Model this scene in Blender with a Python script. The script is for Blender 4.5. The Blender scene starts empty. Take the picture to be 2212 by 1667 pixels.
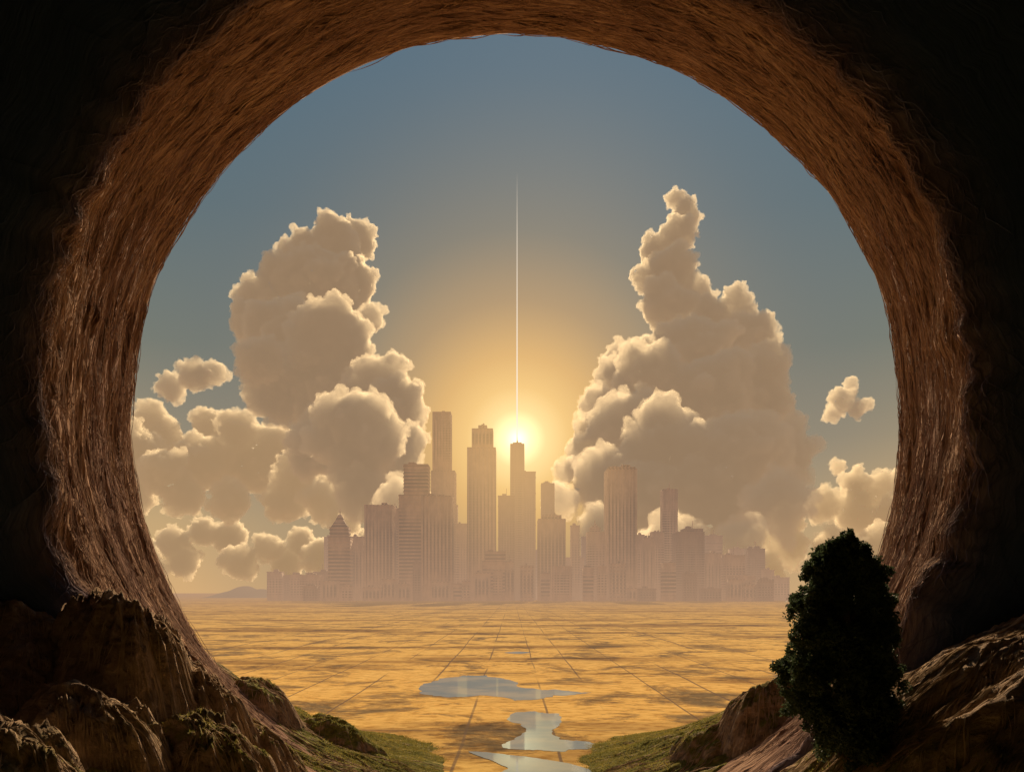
import bpy, math, random, bmesh
import numpy as np
from mathutils import Vector
from mathutils.geometry import tessellate_polygon
random.seed(3); rng=np.random.default_rng(5)
F=1720.0; CX=1106.0; HZ=1280.0; H=20.0
def P(u,v,Y): return ((u-CX)/F*Y, Y, H-(v-HZ)/F*Y)
def G(u,v):
    Y=H*F/(v-HZ); return ((u-CX)/F*Y, Y)
# ---------- numpy noise
def _h(i,j,k):
    n=(i.astype(np.int64)*374761393+j.astype(np.int64)*668265263+k.astype(np.int64)*2147483647)&0xffffffff
    n=((n^(n>>13))*1274126177)&0xffffffff
    n=((n^(n>>15))*2246822519)&0xffffffff
    return ((n^(n>>16))&0xffffff)/float(0xffffff)
def vn(x,y,z=0.0):
    x,y,z=np.broadcast_arrays(np.asarray(x,float),np.asarray(y,float),np.asarray(z,float))
    i=np.floor(x);j=np.floor(y);k=np.floor(z)
    fx=x-i;fy=y-j;fz=z-k
    fx=fx*fx*(3-2*fx);fy=fy*fy*(3-2*fy);fz=fz*fz*(3-2*fz)
    r=0
    for a in (0,1):
        for b in (0,1):
            for c in (0,1):
                w=(fx if a else 1-fx)*(fy if b else 1-fy)*(fz if c else 1-fz)
                r=r+w*_h(i+a,j+b,k+c)
    return r*2-1
def fbm(x,y,z=0.0,o=4):
    s=0;a=1
    for q in range(o):
        s=s+a*vn(np.asarray(x)*2**q+q*17.3,np.asarray(y)*2**q+q*5.1,np.asarray(z)*2**q); a*=.5
    return s/1.9
def ridged(x,y,z=0.0,o=4):
    s=0;a=1
    for q in range(o):
        s=s+a*(1-np.abs(vn(np.asarray(x)*2**q+q*9.3,np.asarray(y)*2**q+q*3.7,np.asarray(z)*2**q))*2); a*=.5
    return s/1.9
def sstep(a,b,x):
    t=np.clip((x-a)/(b-a),0,1); return t*t*(3-2*t)
# ---------- mesh helpers
def mk(name,verts,faces,mat=None,smooth=False,parent=None):
    me=bpy.data.meshes.new(name)
    verts=np.asarray(verts,dtype=np.float32); faces=np.asarray(faces,dtype=np.int32)
    k=faces.shape[1]
    me.vertices.add(len(verts)); me.vertices.foreach_set('co',verts.ravel())
    me.loops.add(faces.size); me.loops.foreach_set('vertex_index',faces.ravel())
    me.polygons.add(len(faces)); me.polygons.foreach_set('loop_start',np.arange(0,faces.size,k,dtype=np.int32))
    me.polygons.foreach_set('loop_total',np.full(len(faces),k,dtype=np.int32))
    if smooth: me.polygons.foreach_set('use_smooth',np.ones(len(faces),dtype=bool))
    me.update(calc_edges=True); me.validate()
    ob=bpy.data.objects.new(name,me); bpy.context.scene.collection.objects.link(ob)
    if mat: me.materials.append(mat)
    if parent: ob.parent=parent
    return ob
def gridfaces(n,m):
    i,j=np.meshgrid(np.arange(n-1),np.arange(m-1),indexing='ij')
    a=(i*m+j).ravel()
    return np.stack([a,a+m,a+m+1,a+1],1)
# ---------- node helper
class NT:
    def __init__(s,tree): s.t=tree; s.n=tree.nodes; s.l=tree.links
    def new(s,t,**k):
        n=s.n.new(t)
        for a,b in k.items(): setattr(n,a,b)
        return n
    def inp(s,sock,v):
        if isinstance(v,bpy.types.NodeSocket): s.l.new(v,sock)
        else: sock.default_value=v
    def math(s,op,a,b=None,c=None,clamp=False):
        n=s.new('ShaderNodeMath',operation=op,use_clamp=clamp); s.inp(n.inputs[0],a)
        if b is not None: s.inp(n.inputs[1],b)
        if c is not None: s.inp(n.inputs[2],c)
        return n.outputs[0]
    def mr(s,v,a,b,c=0.0,d=1.0,smooth=True):
        n=s.new('ShaderNodeMapRange',interpolation_type='SMOOTHSTEP' if smooth else 'LINEAR'); s.inp(n.inputs[0],v)
        for i,x in enumerate((a,b,c,d)): n.inputs[i+1].default_value=x
        return n.outputs[0]
    def mix(s,f,a,b,mode='MIX'):
        n=s.new('ShaderNodeMix',data_type='RGBA',blend_type=mode); s.inp(n.inputs[0],f)
        for q,x in ((6,a),(7,b)):
            if not isinstance(x,bpy.types.NodeSocket): x=tuple(x)+(1,)
            s.inp(n.inputs[q],x)
        return n.outputs[2]
    def ramp(s,f,stops,interp='LINEAR'):
        n=s.new('ShaderNodeValToRGB'); s.inp(n.inputs[0],f); cr=n.color_ramp; cr.interpolation=interp
        while len(cr.elements)<len(stops): cr.elements.new(0.5)
        for e,(p,c) in zip(cr.elements,stops):
            e.position=p; e.color=tuple(c)+(1,) if not isinstance(c,(int,float)) else (c,c,c,1)
        return n.outputs[0]
    def vec(s,v,scale=(1,1,1),rot=(0,0,0)):
        n=s.new('ShaderNodeMapping'); s.inp(n.inputs[0],v); n.inputs['Scale'].default_value=scale; n.inputs['Rotation'].default_value=rot
        return n.outputs[0]
    def noise(s,v,scale=1,det=4,rough=.55,dist=0):
        n=s.new('ShaderNodeTexNoise'); s.inp(n.inputs['Vector'],v); n.inputs['Scale'].default_value=scale
        n.inputs['Detail'].default_value=det; n.inputs['Roughness'].default_value=rough; n.inputs['Distortion'].default_value=dist
        return n.outputs[0]
    def bump(s,h,st=.5,d=1.0):
        n=s.new('ShaderNodeBump'); s.inp(n.inputs['Height'],h); n.inputs['Strength'].default_value=st; n.inputs['Distance'].default_value=d
        return n.outputs[0]
def material(name):
    m=bpy.data.materials.new(name); m.use_nodes=True; m.node_tree.nodes.clear()
    return m,NT(m.node_tree)
def finish(nt,sh):
    o=nt.new('ShaderNodeOutputMaterial'); nt.l.new(sh,o.inputs[0])
def princ(nt,col,rough=.9,normal=None,spec=.2,**k):
    n=nt.new('ShaderNodeBsdfPrincipled'); nt.inp(n.inputs['Base Color'],col if isinstance(col,bpy.types.NodeSocket) else tuple(col)+(1,))
    nt.inp(n.inputs['Roughness'],rough); n.inputs['Specular IOR Level'].default_value=spec
    if normal is not None: nt.l.new(normal,n.inputs['Normal'])
    for a,b in k.items(): nt.inp(n.inputs[a.replace('_',' ')],b)
    return n.outputs[0]
def haze_emission(nt,sh,fac,col,st=1.0):  # air haze painted on as emission mixed over the surface
    e=nt.new('ShaderNodeEmission'); nt.inp(e.inputs[0],col if isinstance(col,bpy.types.NodeSocket) else tuple(col)+(1,)); e.inputs[1].default_value=st
    m=nt.new('ShaderNodeMixShader'); nt.inp(m.inputs[0],fac); nt.l.new(sh,m.inputs[1]); nt.l.new(e.outputs[0],m.inputs[2])
    return m.outputs[0]
def pos(nt):
    g=nt.new('ShaderNodeNewGeometry'); s=nt.new('ShaderNodeSeparateXYZ'); nt.l.new(g.outputs['Position'],s.inputs[0])
    return g.outputs['Position'],s.outputs[0],s.outputs[1],s.outputs[2]
# ================= WORLD
SAZ=math.radians(4); SEL=math.radians(28)
w=bpy.data.worlds.new("World"); bpy.context.scene.world=w; w.use_nodes=True; w.node_tree.nodes.clear()
n=NT(w.node_tree)
tc=n.new('ShaderNodeTexCoord').outputs['Generated']
sx=n.new('ShaderNodeSeparateXYZ'); n.l.new(tc,sx.inputs[0])
gd=Vector(((1118-CX)/F,1,(HZ-948)/F)).normalized()
dt=n.new('ShaderNodeVectorMath',operation='DOT_PRODUCT'); n.l.new(tc,dt.inputs[0]); dt.inputs[1].default_value=gd
ang=n.math('DIVIDE',n.math('ARCCOSINE',n.math('MINIMUM',dt.outputs['Value'],0.999999)),math.radians(40))
elev=n.ramp(sx.outputs[2],[(0,(.66,.41,.19)),(.08,(.55,.37,.18)),(.18,(.31,.255,.17)),(.28,(.175,.19,.16)),(.42,(.110,.158,.18)),(.55,(.085,.148,.20)),(1,(.10,.16,.24))])
gcol=n.ramp(ang,[(0,(2.4,2.0,1.1)),(.022,(1.5,1.2,.60)),(.05,(1.08,.77,.33)),(.09,(.92,.58,.21)),(.14,(.76,.455,.165)),(.23,(.48,.31,.15)),(.34,(.28,.225,.15)),(.55,(.15,.16,.16))])
gf=n.ramp(ang,[(0,1),(.15,.95),(.27,.78),(.42,.42),(.62,0)])
skyc=n.mix(gf,elev,gcol)
back_fill=n.mr(sx.outputs[1],.35,-.6)  # unseen sky behind the camera, brightened as fill for clouds and city fronts
skyc2=n.mix(back_fill,skyc,(.40,.28,.19))
b1=n.new('ShaderNodeBackground'); n.l.new(skyc2,b1.inputs[0]); b1.inputs[1].default_value=1.0
ns=n.new('ShaderNodeTexSky',sky_type='NISHITA',sun_disc=False,sun_elevation=SEL,sun_rotation=SAZ,dust_density=3.0)
b2=n.new('ShaderNodeBackground'); n.l.new(ns.outputs[0],b2.inputs[0]); b2.inputs[1].default_value=0.001
ad=n.new('ShaderNodeAddShader'); n.l.new(b1.outputs[0],ad.inputs[0]); n.l.new(b2.outputs[0],ad.inputs[1])
wo=n.new('ShaderNodeOutputWorld'); n.l.new(ad.outputs[0],wo.inputs[0])
# sun
sl=bpy.data.lights.new('sun','SUN'); sl.energy=5; sl.angle=math.radians(.5); sl.color=(1,.76,.46)
so=bpy.data.objects.new('sun',sl); bpy.context.scene.collection.objects.link(so)
sd=Vector((math.sin(SAZ)*math.cos(SEL),math.cos(SAZ)*math.cos(SEL),math.sin(SEL)))
so.rotation_euler=sd.to_track_quat('Z','Y').to_euler(); so.location=(0,0,200)
# camera
cd=bpy.data.cameras.new('camera'); cam=bpy.data.objects.new('camera',cd); bpy.context.scene.collection.objects.link(cam)
cd.sensor_width=36; cd.lens=28; cd.shift_y=(HZ-833.5)/2212; cd.clip_start=.5; cd.clip_end=100000
cam.location=(0,0,H); cam.rotation_euler=(math.radians(90),0,0); bpy.context.scene.camera=cam
sc=bpy.context.scene; sc.view_settings.view_transform='Standard'
try: sc.view_settings.look='None'
except: pass
# ================= CAVE / ARCH
m_arch,n=material('fibrous_rock')
uv=n.new('ShaderNodeTexCoord').outputs['UV']
p,x,y,z=pos(n)
f1=n.noise(n.vec(uv,(.10,1.3,1)),1,6,.65,.6)
f2=n.noise(n.vec(uv,(.35,4.5,1)),1,5,.6,.4)
f3=n.noise(n.vec(uv,(.05,.09,1)),1,4)
ft=n.math('ADD',n.math('MULTIPLY',f1,.6),n.math('MULTIPLY',f2,.4))
c=n.ramp(ft,[(.33,(.10,.055,.04)),(.46,(.33,.19,.125)),(.57,(.50,.31,.21)),(.7,(.64,.45,.32))])
c=n.mix(n.mr(f3,.35,.65),c,n.mix(1.0,c,(.68,.64,.74),'MULTIPLY'))
near_shade=n.mr(y,61.5,57.5,0,1)  # cave shade painted into the rock colour towards the near wall
c=n.mix(near_shade,c,n.mix(1.0,n.mix(.6,c,(.3,.3,.3)),(.24,.44,1.0),'MULTIPLY'))
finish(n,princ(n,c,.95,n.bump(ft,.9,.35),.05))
YF,YN=84.0,60.0
def arch_c(yy):
    t=(YF-yy)/(YF-YN); t=np.clip(t,-.3,1.0)
    cf=np.array([(1115-CX)/F*YF,H+(HZ-907)/F*YF]); cn=np.array([(1092-CX)/F*YN,H+(HZ-850)/F*YN])
    return cf[0]+(cn[0]-cf[0])*t, cf[1]+(cn[1]-cf[1])*t
RF=835/F*YF; RN=1012/F*YN
prof=[(230,100),(90,94),(RF+6,89),(RF+1.5,86),(RF+.4,84.8)]
for i in range(70):
    t=i/69; prof.append((RF+(RN-RF)*t,YF+(YN-YF)*t))
prof+=[(RN+.15,59.6),(RN+.5,59.2),(RN+1.1,58.8),(RN+2,58.4),(RN+3.2,58),(RN+5,57.5),(RN+8,57),(RN+12,56),(RN+18,54),(RN+30,50),(110,40),(115,0),(110,-50),(60,-70),(1,-72)]  # tail closes the cave unseen behind the camera, blocking light to keep it dark
prof=np.array(prof); NTH=1500
th=np.linspace(-math.pi/2,1.5*math.pi,NTH)
s=np.concatenate([[0],np.cumsum(np.hypot(np.diff(prof[:,0]),np.diff(prof[:,1])))])
TH,R0=np.meshgrid(th,prof[:,0],indexing='ij'); _,YY=np.meshgrid(th,prof[:,1],indexing='ij'); _,SS=np.meshgrid(th,s,indexing='ij')
per=TH*38
def arch_disp(TH,SSv,YYv):
    A=TH*38; sl_=SSv+ 2.7*fbm(A*.05,SSv*.1,o=2)
    d=.45*ridged(A*.09,sl_*.55,o=4)+.22*ridged(A*.3,sl_*1.6,1.7,o=3)
    d+= .7*fbm(A*.06,SSv*.08,4.0,o=3)
    fade=sstep(86,82,YYv)*.75+.25
    return -d*fade
D=arch_disp(TH,SS,YY)
nearw=sstep(66,59,YY)
D+=nearw*(1.1*fbm(per*.12,0*per,9,o=5)+.6*fbm(per*.6,YY*.4,3,o=3))
big=sstep(50,30,YY)+sstep(90,100,YY); D*=(1-np.clip(big,0,1)*.9)
D=np.where(R0<20,0,D)
cx,cz=arch_c(YY)
V=np.stack([cx+(R0+D)*np.cos(TH),YY,cz+(R0+D)*np.sin(TH)],-1).reshape(-1,3)
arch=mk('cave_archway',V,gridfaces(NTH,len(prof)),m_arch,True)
uvl=arch.data.uv_layers.new(name='UVMap'); li=np.empty(len(arch.data.loops),dtype=np.int32); arch.data.loops.foreach_get('vertex_index',li)
UVv=np.stack([per.ravel(),(SS+.05*per).ravel()],1); uvl.data.foreach_set('uv',UVv[li].astype(np.float32).ravel())
# strands
def strands(N,ymin,ymax,wmin,wmax,lift,name,outw=0,lmin=2.5,lmax=9):
    K=9
    t0=rng.uniform(-.9,math.pi+.9,N); L=rng.uniform(lmin,lmax,N)/38*rng.choice([-1,1],N); y0=rng.uniform(ymin,ymax,N)
    dy=rng.normal(0,1.0,N)+.8; ww=rng.uniform(wmin,wmax,N); lf=rng.uniform(.02,lift,N); ph=rng.uniform(0,6,N)
    k=np.linspace(0,1,K)[None,:]
    T=t0[:,None]+L[:,None]*k; Yk=y0[:,None]+dy[:,None]*k+.15*np.sin(k*7+ph[:,None])
    S_=np.interp(-Yk,-prof[:,1],s); 
    Rk=np.interp(-Yk,-prof[:,1],prof[:,0])
    Dk=arch_disp(T,S_,Yk); Dk+=sstep(66,59,Yk)*(1.1*fbm(T*38*.12,0*T,9,o=5)+.6*fbm(T*38*.6,Yk*.4,3,o=3))
    Rk=Rk+Dk-lf[:,None]*np.sin(k*3.0+.1)+outw*rng.uniform(0,1,N)[:,None]*k**2
    taper=(np.sin(k*3.0+.14))*ww[:,None]*.5
    cxx,czz=arch_c(Yk)
    def pt(R,Yv,TT): return np.stack([cxx+R*np.cos(TT),Yv,czz+R*np.sin(TT)],-1)
    A=pt(Rk,Yk-taper,T);B=pt(Rk-.4*taper,Yk,T);C=pt(Rk,Yk+taper,T)
    Vv=np.stack([A,B,C],2).reshape(-1,3)
    base=(np.arange(N)[:,None]*K+np.arange(K-1)[None,:]).ravel()*3
    fc=np.concatenate([np.stack([base+a,base+a+1,base+a+4,base+a+3],1) for a in (0,1)])
    o=mk(name,Vv,fc,m_arch,True,arch)
    u=o.data.uv_layers.new(name='UVMap'); li=np.empty(len(o.data.loops),dtype=np.int32); o.data.loops.foreach_get('vertex_index',li)
    uu=np.stack([np.repeat((T*38)[:,:,None],3,2).ravel(),np.repeat((S_*1.7+ph[:,None])[:,:,None],3,2).ravel()],1)
    u.data.foreach_set('uv',uu[li].astype(np.float32).ravel())
strands(6500,59.3,83.5,.06,.2,.35,'root_fibres')
strands(2200,58.0,60.8,.05,.15,.7,'rim_fibres',1.2,1.5,6)
# ================= TERRAIN
def axis(a,b,fa,fb,fine,coarse):
    return np.concatenate([np.arange(a,fa,coarse),np.arange(fa,fb,fine),np.arange(fb,b+.1,coarse)])
xs=axis(-118,118,-42,42,.15,3.5); ys=axis(-68,132,32,112,.18,2.5)
X,Y=np.meshgrid(xs,ys,indexing='ij')
def gs(x0,y0,a,sx_,sy_,rot=0):
    dx=X-x0;dy=Y-y0;c_,s_=math.cos(rot),math.sin(rot)
    return a*np.exp(-((c_*dx+s_*dy)/sx_)**2/2-((-s_*dx+c_*dy)/sy_)**2/2)
def crag(x0,y0,a,r,pw=.8):
    dx=X-x0;dy=Y-y0; an=np.arctan2(dy,dx); d=np.hypot(dx,dy)
    d=d*(1+.42*fbm(X*.22,Y*.22,x0,o=5))/r
    g=ridged(an*4.5,d*.5,x0+3,o=4)*.32*np.clip(d*1.5,0,1)+.26*fbm(X*.5,Y*.5,3.3,o=5)
    return a*np.clip(1-d*d,0,1)**pw*(1+g)
fade=1-sstep(86,124,Y)
def terrain():
    wx=X+1.2*fbm(X*.1,Y*.1,2.2,o=3)
    h=.0115*wx**2*fade-.7
    h=np.where(np.abs(X)>45,np.minimum(h,24+0*h),h)
    roc=np.clip((np.abs(X)-7)/12,0,1)*fade*(1-.35*sstep(66,80,Y))
    h+=roc*(1.1*ridged(X*.09,Y*.24,o=5)+.5*ridged(X*.35,Y*1.1,5.5,o=4)-.4)
    h+=.35*fbm(X*.2,Y*.2,1,o=4)*(1-sstep(100,120,Y))
    cr=[np.zeros_like(h)]
    cr+=[crag(-27.8,58,9.3,6.5),crag(-24,61,6.3,5),crag(-32,58,5,7),crag(-21,64,4,5)]
    cr+=[crag(-25.3,49,5.4,4.8),crag(-20.0,54,5.0,4.8),crag(-24.6,41.5,5.4,3.6),crag(-28,42,4,4),crag(-17.5,50,2.2,4.5),crag(-22,45,3,3.5)]
    cr+=[crag(24.5,79,4.2,5),crag(20.5,82,2.3,4.5),crag(29,66,4,7),crag(-26.5,86,2.4,4),crag(-19,91,1.9,4)]
    h+=np.max(np.stack(cr),0)
    h+=gs(-22,52,1.8,7,9)
    h+=gs(25,47,6.0,8,9)+gs(33,52,3,7,7)
    h+=np.clip((30-Y)/30,0,1)*4
    return h
Z=terrain()
m_t,n=material('rocky_grass'); p,x,y,z=pos(n)
geo=n.new('ShaderNodeNewGeometry'); sn=n.new('ShaderNodeSeparateXYZ'); n.l.new(geo.outputs['Normal'],sn.inputs[0])
a=n.noise(n.vec(p,(.35,1.6,1.0)),1,7,.65,.8); b=n.noise(n.vec(p,(1.2,1.2,1.2)),1,6,.6); c3=n.noise(p,.12,4)
rock=n.ramp(a,[(.3,(.10,.07,.055)),(.5,(.35,.24,.17)),(.7,(.60,.43,.30))])
grass=n.ramp(b,[(.3,(.07,.07,.015)),(.55,(.19,.175,.035)),(.75,(.38,.30,.07))])
gfac=n.math('MULTIPLY',n.mr(sn.outputs[2],.45,.7),n.mr(c3,.24,.38))
gfac=n.math('MULTIPLY',gfac,n.mr(z,14,9.5))
gfac=n.math('MULTIPLY',gfac,n.mr(a,.72,.52))
c=n.mix(gfac,rock,grass)
finish(n,princ(n,c,.95,n.bump(n.math('ADD',a,b),1.0,.45),.05))
terr=mk('rocky_hillside',np.stack([X,Y,Z],-1).reshape(-1,3),gridfaces(len(xs),len(ys)),m_t,True)
def hz(xx,yy):
    i=np.clip(np.searchsorted(xs,xx)-1,0,len(xs)-2); j=np.clip(np.searchsorted(ys,yy)-1,0,len(ys)-2)
    fx=np.clip((xx-xs[i])/(xs[i+1]-xs[i]),0,1); fy=np.clip((yy-ys[j])/(ys[j+1]-ys[j]),0,1)
    return Z[i,j]*(1-fx)*(1-fy)+Z[i+1,j]*fx*(1-fy)+Z[i,j+1]*(1-fx)*fy+Z[i+1,j+1]*fx*fy
# root-like strands draped down the rocks
N=10000;K=12
qx=np.where(rng.random(N)<.6,rng.uniform(-36,-9,N),rng.uniform(12,38,N)); qy=rng.uniform(38,90,N)
keep=(qy<68)|(hz(qx,qy)>9.5)|(rng.random(N)<.15); qx,qy=qx[keep],qy[keep]; N=len(qx)
W=rng.uniform(.025,.075,N); pts=[];vx=np.zeros(N);vy=np.zeros(N)
for i in range(K):
    pts.append(np.stack([qx,qy,hz(qx,qy)+.06+.05*math.sin(i*.9)],-1))
    e=.5; gx_=(hz(qx+e,qy)-hz(qx-e,qy)); gy_=(hz(qx,qy+e)-hz(qx,qy-e)); L_=np.hypot(gx_,gy_)+1e-4
    vx=.55*vx-gx_/L_*.45+rng.normal(0,.09,N); vy=.55*vy-gy_/L_*.45+rng.normal(0,.09,N); st=.42
    qx=qx+vx*st; qy=qy+vy*st
PT=np.stack(pts,1); dr=np.gradient(PT,axis=1); sd_=np.stack([-dr[...,1],dr[...,0],0*dr[...,0]],-1); sd_/=np.linalg.norm(sd_,axis=-1,keepdims=True)+1e-6
tp=np.sin(np.linspace(.15,3.0,K))[None,:,None]*W[:,None,None]
Vv=np.stack([PT-sd_*tp-np.array([0,0,.05]),PT+np.array([0,0,1.])*tp,PT+sd_*tp-np.array([0,0,.05])],2).reshape(-1,3)
base=(np.arange(N)[:,None]*K+np.arange(K-1)[None,:]).ravel()*3
fc=np.concatenate([np.stack([base+a_,base+a_+1,base+a_+4,base+a_+3],1) for a_ in (0,1)])
m_r,n=material('root_strands'); p,x,y,z=pos(n)
finish(n,princ(n,n.ramp(n.noise(p,.8,3),[(.3,(.22,.15,.10)),(.7,(.58,.41,.27))]),.9,None,.05))
mk('roots',Vv,fc,m_r,True,terr)
# grass blades
N=80000
gx=rng.uniform(-32,32,N*3); gy=rng.uniform(40,112,N*3); gz=hz(gx,gy)
sl2=np.abs(hz(gx+.6,gy)-gz)+np.abs(hz(gx,gy+.6)-gz)
ok=(sl2<np.where(gy>64,1.0,.8))&(gz>-.1)&(gz<12)&(fbm(gx*.13,gy*.13,7,o=3)>-.25); gx,gy,gz=gx[ok][:N],gy[ok][:N],gz[ok][:N]; N=len(gx)
hh=rng.uniform(.08,.26,N); an=rng.uniform(0,6.28,N); ww=.05; lx=rng.normal(0,.15,N); ly=rng.normal(0,.15,N)
Vg=np.stack([np.stack([gx-ww*np.cos(an),gy-ww*np.sin(an),gz-.1],-1),np.stack([gx+ww*np.cos(an),gy+ww*np.sin(an),gz-.1],-1),np.stack([gx+lx,gy+ly,gz+hh],-1)],1).reshape(-1,3)
m_g,n=material('grass_blades'); p,x,y,z=pos(n)
gcolr=n.ramp(n.noise(p,.35,4),[(.3,(.12,.13,.025)),(.7,(.40,.31,.08))])
tr=n.new('ShaderNodeBsdfTranslucent'); n.l.new(gcolr,tr.inputs[0]); mxs=n.new('ShaderNodeMixShader'); mxs.inputs[0].default_value=.5
n.l.new(princ(n,gcolr,.8),mxs.inputs[1]); n.l.new(tr.outputs[0],mxs.inputs[2]); finish(n,mxs.outputs[0])
mk('grass',Vg,np.arange(N*3).reshape(-1,3),m_g)
# ================= PLAIN
m_p,n=material('dry_plain'); p,x,y,z=pos(n)
wob=n.noise(p,.02,2)
a=n.noise(n.vec(p,(.045,.05,1)),1,9,.74,.6); b=n.noise(n.vec(p,(.35,.6,1)),1,6,.65); cc=n.noise(n.vec(p,(.004,.016,1)),1,7,.65)
c=n.ramp(a,[(.38,(.20,.15,.08)),(.45,(.46,.30,.11)),(.50,(.84,.54,.16)),(.70,(.92,.64,.22))])
c=n.mix(n.mr(b,.45,.65),c,n.mix(1.0,c,(.66,.58,.48),'MULTIPLY'))
c=n.mix(n.mr(cc,.50,.6),c,n.mix(1.0,c,(.48,.44,.46),'MULTIPLY'))
xw=n.math('ADD',x,n.math('ADD',n.math('MULTIPLY',wob,1.5),n.math('MULTIPLY',n.noise(n.vec(p,(.09,.0,0)),1,1),9.0)))
l1=n.mr(n.math('PINGPONG',n.math('ADD',xw,1.5),6.0),.36,.12); 
l2=n.mr(n.math('PINGPONG',n.math('ADD',y,n.math('ADD',n.math('MULTIPLY',wob,5.0),n.math('MULTIPLY',n.noise(n.vec(p,(0,.03,0)),1,1),40.0))),23),.8,.3)
brk=n.mr(n.noise(n.vec(p,(.06,.010,1)),1,4),.40,.52)
brk2=n.mr(n.noise(n.vec(p,(.012,.04,1)),1,3),.48,.58)
ln=n.math('MAXIMUM',n.math('MULTIPLY',l1,brk),n.math('MULTIPLY',n.math('MULTIPLY',l2,brk2),.5))
c=n.mix(n.math('MULTIPLY',ln,.8),c,(.13,.095,.08))
sh=princ(n,c,1.0,n.bump(b,.6,.4),.0)
fz=n.math('SUBTRACT',1.0,n.math('EXPONENT',n.math('DIVIDE',n.math('ABSOLUTE',y),-1400.0)))  # haze painted into the plain, growing with distance
finish(n,haze_emission(n,sh,fz,(.50,.305,.18)))
E=45000
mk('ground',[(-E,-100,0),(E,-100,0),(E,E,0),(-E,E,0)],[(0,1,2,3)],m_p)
# water
m_w,n=material('water'); p,x,y,z=pos(n)
df=n.new('ShaderNodeBsdfDiffuse'); n.inp(df.inputs[0],n.mix(n.mr(n.noise(n.vec(p,(.08,.1,1)),1,4),.35,.65),(.20,.28,.38),(.36,.38,.40)))
gl=n.new('ShaderNodeBsdfGlossy'); gl.inputs[1].default_value=.04; gl.inputs[0].default_value=(.85,.95,1,1)
mx=n.new('ShaderNodeMixShader'); mx.inputs[0].default_value=.26; n.l.new(df.outputs[0],mx.inputs[1]); n.l.new(gl.outputs[0],mx.inputs[2])
finish(n,mx.outputs[0])
def water(name,pts,zz=.03,jit=4,sm_n=14):
    P2=[]
    m=len(pts)
    for i in range(m):
        a_,b_=pts[i],pts[(i+1)%m]
        for k in range(14):
            t=k/14; u=a_[0]+(b_[0]-a_[0])*t; v=a_[1]+(b_[1]-a_[1])*t
            P2.append((u,v))
    P2=np.array(P2); sm=P2.copy()
    for _ in range(sm_n): sm=(np.roll(sm,1,0)+sm+np.roll(sm,-1,0))/3
    u=sm[:,0]+jit*3*fbm(sm[:,0]*.05,sm[:,1]*.12,2,o=5); v=sm[:,1]+jit*.7*fbm(sm[:,0]*.06,sm[:,1]*.1,8,o=5)
    vs=[(*G(a_,b_),zz) for a_,b_ in zip(u,v)]
    tri=tessellate_polygon([[Vector(q) for q in vs]])
    mk(name,vs,[t if ((vs[t[1]][0]-vs[t[0]][0])*(vs[t[2]][1]-vs[t[0]][1])-(vs[t[1]][1]-vs[t[0]][1])*(vs[t[2]][0]-vs[t[0]][0]))>0 else (t[0],t[2],t[1]) for t in tri],m_w)
water('pond',[(905,1500),(905,1480),(960,1464),(1030,1457),(1095,1464),(1125,1473),(1118,1484),(1200,1490),(1290,1496),(1200,1501),(1165,1511),(1110,1512),(1060,1500),(990,1507)],jit=5,sm_n=8)
water('pond',[(1105,1540),(1150,1535),(1205,1542),(1212,1560),(1188,1578),(1212,1597),(1290,1604),(1282,1616),(1210,1622),(1100,1618),(1075,1609),(1122,1594),(1138,1572),(1098,1556)],jit=5,sm_n=8)
water('pond',[(1085,1409),(1120,1406),(1150,1409),(1120,1412)],.03,1)
water('stream',[(1005,1622),(1060,1625),(1150,1636),(1230,1648),(1290,1666),(1300,1700),(1150,1710),(1010,1700),(1020,1678),(1080,1668),(1100,1658),(1060,1642)],.06,1.5,6)
# ================= city
def haze_and_glow(nt,sh,z,x,y,lo=.78,hi=.42):  # haze painted onto facades by height and depth, no air volume
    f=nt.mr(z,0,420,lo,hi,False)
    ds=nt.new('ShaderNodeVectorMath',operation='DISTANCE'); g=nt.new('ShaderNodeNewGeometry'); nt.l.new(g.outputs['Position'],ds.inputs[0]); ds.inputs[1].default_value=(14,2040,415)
    gl=nt.mr(ds.outputs['Value'],420,0,0,.8)  # sun glow painted onto facades around the spire top
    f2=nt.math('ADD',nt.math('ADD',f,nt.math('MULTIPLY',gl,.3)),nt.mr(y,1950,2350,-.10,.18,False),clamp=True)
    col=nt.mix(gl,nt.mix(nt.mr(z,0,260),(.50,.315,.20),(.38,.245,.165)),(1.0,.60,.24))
    return haze_emission(nt,sh,f2,col)
def bmat(name,base,kind,cw=6,chh=5):
    m,n=material(name); p,x,y,z=pos(n)
    g=n.new('ShaderNodeNewGeometry'); s_=n.new('ShaderNodeSeparateXYZ'); n.l.new(g.outputs['Normal'],s_.inputs[0])
    h_=n.math('ADD',x,y)
    wx=n.mr(n.math('PINGPONG',h_,cw/2),cw*.18,cw*.24); wz=n.mr(n.math('PINGPONG',z,chh/2),chh*.16,chh*.24)
    if kind=='v': win=n.math('MAXIMUM',n.math('MULTIPLY',wx,.8),n.math('MULTIPLY',n.math('MULTIPLY',wx,wz),1.0))
    elif kind=='h': win=wz
    else: win=n.math('MULTIPLY',wx,wz)
    side=n.mr(n.math('ABSOLUTE',s_.outputs[2]),.6,.3)
    win=n.math('MULTIPLY',win,side)
    var=n.noise(n.vec(p,(.08,.08,.04)),1,3)
    c=n.mix(n.mr(var,.35,.65),base,[q*.7 for q in base])
    c=n.mix(win,c,(.04,.045,.06))
    rg=n.math('SUBTRACT',.8,n.math('MULTIPLY',win,.5))
    finish(n,haze_and_glow(n,princ(n,c,rg,None,.3),z,x,y))
    return m
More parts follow.
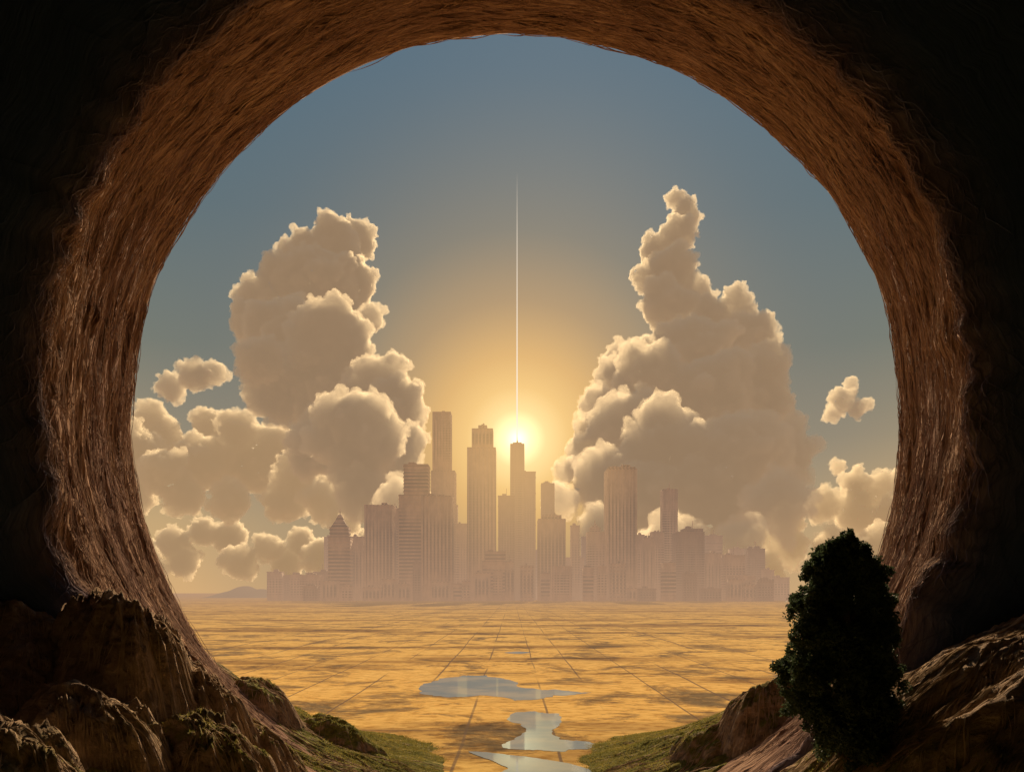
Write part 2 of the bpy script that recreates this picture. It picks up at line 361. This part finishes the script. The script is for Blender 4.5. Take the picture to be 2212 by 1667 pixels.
MB=[bmat('facade_grid',(.68,.50,.38),'g',8,6.5),bmat('facade_vertical',(.72,.54,.41),'v',9,7),bmat('facade_bands',(.68,.50,.38),'h',8,9),bmat('facade_dark',(.40,.30,.25),'g',7,6)]
class B:
    def __init__(s): s.v=[];s.f=[]
    def box(s,x0,x1,y0,y1,z0,z1,tx=0,ty=0):
        b=len(s.v)
        s.v+=[(x0,y0,z0),(x1,y0,z0),(x1,y1,z0),(x0,y1,z0),(x0+tx,y0+ty,z1),(x1-tx,y0+ty,z1),(x1-tx,y1-ty,z1),(x0+tx,y1-ty,z1)]
        s.f+=[(b,b+3,b+2,b+1),(b+4,b+5,b+6,b+7),(b,b+1,b+5,b+4),(b+1,b+2,b+6,b+5),(b+2,b+3,b+7,b+6),(b+3,b,b+4,b+7)]
def build(name,D,tiers,mi,style='fins',depth=None,roof='flat'):
    bb=B(); k=D/F; zprev=-1
    for ti,(u0,u1,vt) in enumerate(tiers):
        x0=(u0-CX)*k;x1=(u1-CX)*k; zt=H+(HZ-vt)*k; wd=x1-x0; dp=depth or min(max(wd*.9,25),70)
        yo=D+ti*1.5; y1=D+dp-ti*1.5
        bb.box(x0,x1,yo,y1,zprev,zt)
        if style=='fins':
            nf=max(3,int(wd/9)); fw=wd/nf*.34
            for i in range(nf+1):
                xc=x0+(wd-fw)*i/nf
                bb.box(xc,xc+fw,yo-2.2,yo-.01,max(zprev,-1),zt+1.5)
            nd=max(3,int(dp/9))
            for sx_,sgn in ((x0,-1),(x1,1)):
                for i in range(nd+1):
                    yc=yo+(dp-4)*i/nd
                    bb.box(min(sx_,sx_+sgn*1.2),max(sx_,sx_+sgn*1.2),yc,yc+2.2,max(zprev,-1),zt+1.5)
        elif style=='slabs':
            nfl=int((zt-max(zprev,0))/9)
            for i in range(nfl+1):
                zz=max(zprev,0)+i*9
                bb.box(x0-1.3,x1+1.3,yo-1.5,y1+1.2,zz,zz+2.4)
        else:
            for q in (x0,x1-3):
                bb.box(q,q+3,yo-1.0,yo-.01,max(zprev,-1),zt-.2)
            for i in range(int((zt-max(zprev,0))/42)):
                zz=max(zprev,0)+30+i*42; bb.box(x0-.6,x1+.6,yo-1.3,y1+.8,zz,zz+3)
        bb.box(x0-.8,x1+.8,yo-2.4,y1+.7,zt,zt+2.2)
        if ti==len(tiers)-1 and roof=='flat':
            r=random.Random(int(u0*7+vt)); 
            for q in range(r.randint(1,3)):
                a_=r.uniform(.1,.6)*wd; b_=r.uniform(.12,.3)*wd
                bb.box(x0+a_,min(x0+a_+b_,x1-1),yo+4,yo+dp*.6,zt+2,zt+3+r.uniform(2,6))
            if r.random()<.35: bb.box(x0+wd*.5-.5,x0+wd*.5+.5,yo+8,yo+9,zt,zt+r.uniform(10,24))
        if ti==len(tiers)-1 and roof=='pyramid':
            xm=(x0+x1)/2
            bb.box(x0+2,x1-2,yo+2,y1-2,zt+2.2,zt+3+wd*.45,wd*.25,dp*.25)
            bb.box(xm-wd*.2,xm+wd*.2,(yo+y1)/2-wd*.2,(yo+y1)/2+wd*.2,zt+3+wd*.45,zt+3+wd*.75,wd*.14,wd*.14)
            bb.box(xm-.8,xm+.8,(yo+y1)/2-.8,(yo+y1)/2+.8,zt+3+wd*.75,zt+wd*1.1+3,.5,.5)
        if ti==len(tiers)-1 and roof=='spire':
            xm=(x0+x1)/2;ym=(yo+y1)/2
            bb.box(x0+wd*.15,x1-wd*.15,yo+6,y1-6,zt+2.2,zt+7,1,1)
            bb.box(xm-3,xm+3,ym-3,ym+3,zt+7,zt+13,1.5,1.5)
            bb.box(xm-.8,xm+.8,ym-.8,ym+.8,zt+13,zt+22,.5,.5)
        zprev=zt
    return mk(name,bb.v,bb.f,MB[mi])
S='skyscraper'
build('apartment_block',2050,[(577,606,1236)],0,'grid');build('apartment_block',2080,[(604,630,1243)],3,'grid');build('apartment_block',2040,[(626,648,1242)],0,'slabs')
build('apartment_block',1990,[(650,690,1243)],0,'fins');build('apartment_block',2030,[(678,713,1236)],3,'grid')
build(S,1960,[(709,754,1160),(712,750,1140)],2,'slabs',roof='pyramid')
build('office_tower',2040,[(757,786,1160)],1,'fins');build('office_tower',2100,[(752,800,1210)],0,'grid')
build(S,2000,[(788,848,1092)],1,'fins');build('office_tower',2070,[(840,864,1099)],0,'grid')
build(S,1985,[(862,926,1070),(872,924,1004)],2,'slabs')
build(S,2060,[(932,982,1018),(935,973,891)],0,'fins')
build(S,1950,[(911,976,1072)],1,'fins')
build('office_tower',2110,[(970,988,1092)],0,'grid');build('office_tower',2090,[(984,1012,1132)],0,'fins')
build(S,2000,[(1010,1070,968),(1020,1064,927),(1034,1051,920)],1,'fins')
build('apartment_block',1940,[(1042,1106,1213),(1048,1092,1192)],2,'slabs')
build(S,2030,[(1076,1112,1072)],3,'grid')
build(S,2080,[(1103,1132,960)],3,'fins',roof='spire')
build(S,2110,[(1128,1157,1020)],3,'grid')
build('office_tower',2140,[(1170,1197,1045)],3,'fins')
build(S,1990,[(1163,1221,1122),(1172,1212,1114)],1,'fins')
build('office_tower',2100,[(1233,1252,1136)],0,'grid');build('office_tower',2160,[(1222,1262,1205)],0,'grid')
build('office_tower',2050,[(1270,1311,1150),(1276,1296,1140)],0,'fins',roof='spire')
build(S,2010,[(1312,1375,1014),(1315,1372,1010)],1,'fins')
build('office_tower',2080,[(1374,1392,1156)],0,'grid');build('office_tower',2050,[(1390,1412,1162)],1,'fins');build('office_tower',2090,[(1408,1434,1150)],0,'fins')
build(S,2130,[(1432,1463,1058)],0,'fins')
build('office_tower',2020,[(1463,1521,1150),(1478,1518,1143)],3,'fins')
build('office_tower',2060,[(1520,1560,1196)],1,'fins');build('apartment_block',2030,[(1563,1610,1200)],0,'grid')
build('office_tower',2100,[(1615,1652,1186)],3,'fins');build('apartment_block',2000,[(1575,1632,1245)],2,'slabs');build('apartment_block',2070,[(1650,1672,1232)],0,'grid');build('apartment_block',2100,[(1668,1705,1248)],0,'grid')
r=random.Random(11)
u=655
while u<1660:
    wd=r.uniform(16,42); vt=r.uniform(1195,1262) if 860<u<1540 else r.uniform(1235,1265)
    build('apartment_block',r.uniform(1890,1940),[(u,u+wd,min(vt+15,1272))],r.randint(0,3),r.choice(['fins','slabs','grid']))
    u+=wd+r.uniform(0,26)
u=700
while u<1600:
    wd=r.uniform(18,36); build('office_tower',r.uniform(2200,2350),[(u,u+wd,r.uniform(1150,1225))],r.randint(0,3),'grid'); u+=wd+r.uniform(2,20)
# distant hills
m_h,n=material('distant_hill'); p,x,y,z=pos(n); finish(n,haze_emission(n,princ(n,(.2,.15,.1),.95),.85,(.44,.29,.19)))  # hill haze painted on as emission of one even strength
hu=np.linspace(455,600,60); dd=np.linspace(0,1,12); U_,T_=np.meshgrid(hu,dd,indexing='ij')
yy=3200+T_*500; prf=(np.exp(-((U_-520)/26)**2)*24+np.exp(-((U_-560)/22)**2)*17+np.exp(-((U_-485)/15)**2)*9+3*fbm(U_*.08,T_*2))
zz=np.sin(T_*math.pi)*prf*3400/F
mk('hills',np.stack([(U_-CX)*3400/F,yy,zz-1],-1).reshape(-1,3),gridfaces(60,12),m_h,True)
# ================= LIGHT BEAM
m_b,n=material('beam_light'); p,x,y,z=pos(n)
e=n.new('ShaderNodeEmission'); e.inputs[0].default_value=(1,.85,.68,1); e.inputs[1].default_value=1.0
t=n.new('ShaderNodeBsdfTransparent'); mx=n.new('ShaderNodeMixShader'); n.l.new(n.ramp(n.mr(z,420,1130,0,1,False),[(0,.95),(.3,.6),(.75,.32),(1,0)]),mx.inputs[0]); n.l.new(t.outputs[0],mx.inputs[1]); n.l.new(e.outputs[0],mx.inputs[2]); finish(n,mx.outputs[0])
bx=(1117-CX)*2090/F; a=np.linspace(0,2*math.pi,9)[:-1]
vb=[(bx+1.9*math.cos(q),2100+1.9*math.sin(q),418) for q in a]+[(bx+.9*math.cos(q),2100+.9*math.sin(q),1180) for q in a]
mk('light_beam',vb,[(i,(i+1)%8,8+(i+1)%8,8+i) for i in range(8)],m_b)
# ================= CLOUDS (scattering volumes with added emission, 8-20 km away)
CS=2.5
def cmat(mfp,g,em_c,em_s,alb=(.97,.86,.66)):
    m=bpy.data.materials.new('cloud_vapour'); m.use_nodes=True; N_=m.node_tree.nodes; L=m.node_tree.links; N_.clear()
    o=N_.new('ShaderNodeOutputMaterial')
    vs=N_.new('ShaderNodeVolumeScatter'); vs.inputs['Color'].default_value=alb+(1,); vs.inputs['Density'].default_value=1/mfp; vs.inputs['Anisotropy'].default_value=g
    va=N_.new('ShaderNodeVolumeAbsorption'); va.inputs['Color'].default_value=alb+(1,); va.inputs['Density'].default_value=1/mfp
    em=N_.new('ShaderNodeEmission'); em.inputs[0].default_value=em_c+(1,); em.inputs[1].default_value=em_s/mfp  # added glow stands in for light scattered many times inside the cloud
    ad=N_.new('ShaderNodeAddShader'); L.new(vs.outputs[0],ad.inputs[0]); L.new(em.outputs[0],ad.inputs[1])
    a2=N_.new('ShaderNodeAddShader'); L.new(ad.outputs[0],a2.inputs[0]); L.new(va.outputs[0],a2.inputs[1]); L.new(a2.outputs[0],o.inputs[1])
    return m
mHi=cmat(14*3.1*CS,.42,(1,.70,.46),.15); mLo=cmat(13*2.8*CS,.42,(1,.66,.36),.20); mFar=cmat(15*4.2*CS,.42,(1,.68,.40),.19)
texs=[]
for nm,ns_,nt_ in (('c1',150*CS,'SOFT_NOISE'),('c2',75*CS,'HARD_NOISE'),('c3',28*CS,'HARD_NOISE')):
    t=bpy.data.textures.new(nm,'CLOUDS'); t.noise_scale=ns_; texs.append(t); t.noise_depth=2; t.noise_type=nt_
def ico(sub):
    bm=bmesh.new(); bmesh.ops.create_icosphere(bm,subdivisions=sub,radius=1); iv=np.array([v.co[:] for v in bm.verts]); fi=np.array([[v.index for v in f.verts] for f in bm.faces]); bm.free(); return iv,fi
I1,I2,I3=ico(1),ico(2),ico(3)
def cloud(blobs,D,m_c,vox=2.6,kids=20,seed=0,slope=1.75,amp=1.0):
    D=D*CS
    rg=np.random.default_rng(seed)
    sp=[]
    vt=min(b[1] for b in blobs)
    def rd():
        d=rg.normal(size=3); d/=np.linalg.norm(d)
        if rg.random()<.6: d[1]=-abs(d[1])
        return d
    for (u,v,r_) in blobs:
        Y=D-(v-vt)*(D/F)*slope; Y+=rg.uniform(-1,1)*r_*D/F*1.5; k=Y/F
        c_=np.array(P(u,v,Y)); r_*=k; r_*=.84
        sp.append((c_,r_,I3))
        for q in range(kids):
            rr=r_*rg.uniform(.2,.45); c2=c_+rd()*r_*.93; sp.append((c2,rr,I2))
            for q2 in range(9):
                r3=rr*rg.uniform(.22,.48); c3=c2+rd()*rr*.97; sp.append((c3,r3,I1))
    Vs=[];Fs=[];o_=0
    for c_,r_,(iv,fi) in sp:
        Vs.append(iv*r_+c_); Fs.append(fi+o_); o_+=len(iv)
    o=mk('cloud',np.concatenate(Vs),np.concatenate(Fs),m_c,True)
    rm=o.modifiers.new('remesh','REMESH'); rm.mode='VOXEL'; rm.voxel_size=vox*D/F*.85; rm.use_smooth_shade=True
    for t,st in zip(texs,(34*CS*amp,40*CS*amp,22*CS*amp)):
        d=o.modifiers.new('disp','DISPLACE'); d.texture=t; d.strength=st; d.mid_level=.5 if t.noise_type=='SOFT_NOISE' else .35; d.texture_coords='LOCAL'
    return o
cloud([(720,540,72),(660,560,62),(770,525,48),(620,600,58),(700,620,90),(560,650,58),(765,610,58),(540,700,52),(620,730,100),(720,740,100),(803,690,34),(560,780,60),(620,830,90),(720,850,110),(820,850,85),(860,870,70),(780,940,110),(690,960,80),(885,950,46),(850,1000,66),(780,1060,70),(860,1080,60)],6600,mHi,seed=1)
cloud([(420,815,40),(462,805,34),(370,835,38)],5200,mHi,2.4,seed=12)
cloud([(330,905,42),(350,950,56),(455,920,44),(520,935,54),(600,965,55),(560,1010,70),(450,1000,70),(350,1020,60),(290,970,60),(300,1060,50),(400,1070,50),(650,1030,60),(700,1080,55),(620,1080,60),(745,1115,45),(500,1080,50)],8600,mFar,2.4,seed=2,slope=1.3,amp=1.3)
cloud([(370,1168,38),(440,1148,38),(500,1158,42),(580,1183,36),(650,1172,36),(400,1210,40),(520,1215,44),(620,1215,44),(700,1200,50),(780,1190,50),(310,1190,40),(340,1230,30)],10200,mFar,2.2,seed=3,slope=.8,amp=1.3)
cloud([(820,1045,32),(850,1062,34),(790,1070,28),(900,1080,40),(850,1110,45)],4000,mLo,2.4,seed=4,amp=.7)
cloud([(1462,432,26),(1482,470,38),(1460,510,46),(1420,545,42),(1400,600,38),(1450,590,62),(1440,660,62),(1500,640,46),(1590,650,40),(1540,700,62),(1610,685,36),(1620,745,70),(1500,760,90),(1650,810,66),(1335,765,34),(1390,765,46),(1320,815,46),(1400,830,90),(1540,860,110),(1660,890,72),(1290,875,46),(1350,920,90),(1262,925,34),(1252,975,40),(1450,980,120),(1590,980,110),(1690,980,80),(1222,1015,36),(1300,1030,80),(1400,1080,90),(1550,1080,100),(1680,1080,80),(1220,1080,50),(1300,1150,70),(1450,1180,80),(1600,1180,70)],6600,mHi,seed=5)
cloud([(1820,865,32),(1838,832,20),(1872,872,20),(1798,895,22),(1850,885,24)],5000,mHi,2.2,seed=6,amp=.6)
cloud([(1810,1010,22),(1850,1045,38),(1910,1055,46),(1780,1090,46),(1700,1125,46),(1640,1155,40),(1850,1110,60),(1950,1100,60),(1580,1175,36),(1700,1180,50),(1800,1180,50),(1900,1180,60),(1990,1060,50),(1520,1190,40),(1650,1230,50),(1800,1230,50)],3600,mLo,2.6,seed=7,amp=.8)
cloud([(1628,988,11),(1645,992,10)],4700,mHi,1.8,seed=8,amp=.3)
# ================= TREE
m_l,n=material('leaves'); p,x,y,z=pos(n)
lc=n.ramp(n.noise(p,1.3,3),[(.3,(.05,.07,.04)),(.7,(.10,.14,.07))])
tr=n.new('ShaderNodeBsdfTranslucent'); n.l.new(lc,tr.inputs[0]); mxs=n.new('ShaderNodeMixShader'); mxs.inputs[0].default_value=.3
n.l.new(princ(n,lc,.6,None,.2),mxs.inputs[1]); n.l.new(tr.outputs[0],mxs.inputs[2]); finish(n,mxs.outputs[0])
m_k,n=material('bark'); p,x,y,z=pos(n); finish(n,princ(n,n.ramp(n.noise(n.vec(p,(3,3,.6)),1,4),[(.3,(.04,.03,.02)),(.7,(.14,.1,.07))]),.9))
TY=50.0; tb=P(1822,1600,TY); bz=float(hz(tb[0],TY))
root=bpy.data.objects.new('oak_tree',None); bpy.context.scene.collection.objects.link(root); root.location=(tb[0],TY,bz)
cl=[(1830,1176,32),(1795,1200,36),(1865,1205,38),(1830,1250,62),(1770,1240,44),(1885,1250,44),(1748,1305,46),(1890,1315,50),(1820,1330,80),(1740,1375,50),(1895,1385,52),(1822,1420,90),(1736,1445,50),(1905,1455,50),(1755,1520,58),(1885,1530,60),(1820,1530,80),(1820,1590,70)]
Cs=[]
for (u_,v_,r_) in cl:
    for rep in range(2):
        c_=np.array(P(u_,v_,TY)); c_[1]+=rng.uniform(-1.8,1.8)*(.4+(v_-1180)/300)
        Cs.append((c_,r_*TY/F))
allp=[]
for c_,r_ in Cs:
    for q in range(36):
        d=rng.normal(size=3); d/=np.linalg.norm(d); rr=r_*rng.uniform(.16,.36); cc_=c_+d*r_*rng.uniform(.2,.95)
        m_=int(150*(rr/.5)**1.6)+30
        dd_=rng.normal(size=(m_,3)); dd_/=np.linalg.norm(dd_,axis=1)[:,None]
        allp.append(cc_+dd_*(rr*rng.uniform(.3,1.12,(m_,1))))
PP=np.concatenate(allp); M=len(PP)
a1=rng.normal(size=(M,3)); a1/=np.linalg.norm(a1,axis=1)[:,None]; a2=np.cross(a1,rng.normal(size=(M,3))); a2/=np.linalg.norm(a2,axis=1)[:,None]
ls=rng.uniform(.08,.16,(M,1))
Vt=np.stack([PP-a1*ls,PP+a2*ls*.5,PP+a1*ls,PP-a2*ls*.5],1).reshape(-1,3)-np.array(root.location)
mk('foliage',Vt,np.arange(M*4).reshape(-1,4),m_l,False,root)
def limb(pts,rads):
    vs=[];fs=[]
    for i,(p_,r_) in enumerate(zip(pts,rads)):
        for k in range(8):
            q=k/8*2*math.pi; vs.append((p_[0]+r_*math.cos(q),p_[1]+r_*math.sin(q),p_[2]))
    for i in range(len(pts)-1):
        for k in range(8): fs.append((i*8+k,i*8+(k+1)%8,(i+1)*8+(k+1)%8,(i+1)*8+k))
    return vs,fs
tv=[];tf=[]
def addl(pts,rads):
    v_,f_=limb(pts,rads); b=len(tv); tv.extend(v_); tf.extend([tuple(i+b for i in q) for q in f_])
addl([(0,0,-1),(.1,0,2),(0,.1,5),(.2,0,8),(.2,0,12)],[.6,.42,.34,.22,.06])
for c_,r_ in Cs[::2]:
    e_=c_-np.array(root.location); s0=max(1.0,e_[2]*.65); st=np.array((.1,0,s0)); md=(st+e_)/2+np.array((0,0,.3))
    addl([tuple(st),tuple(md),tuple(e_)],[.18,.11,.03])
mk('trunk',tv,tf,m_k,True,root)
print('leaves',M,'base',bz,tb)
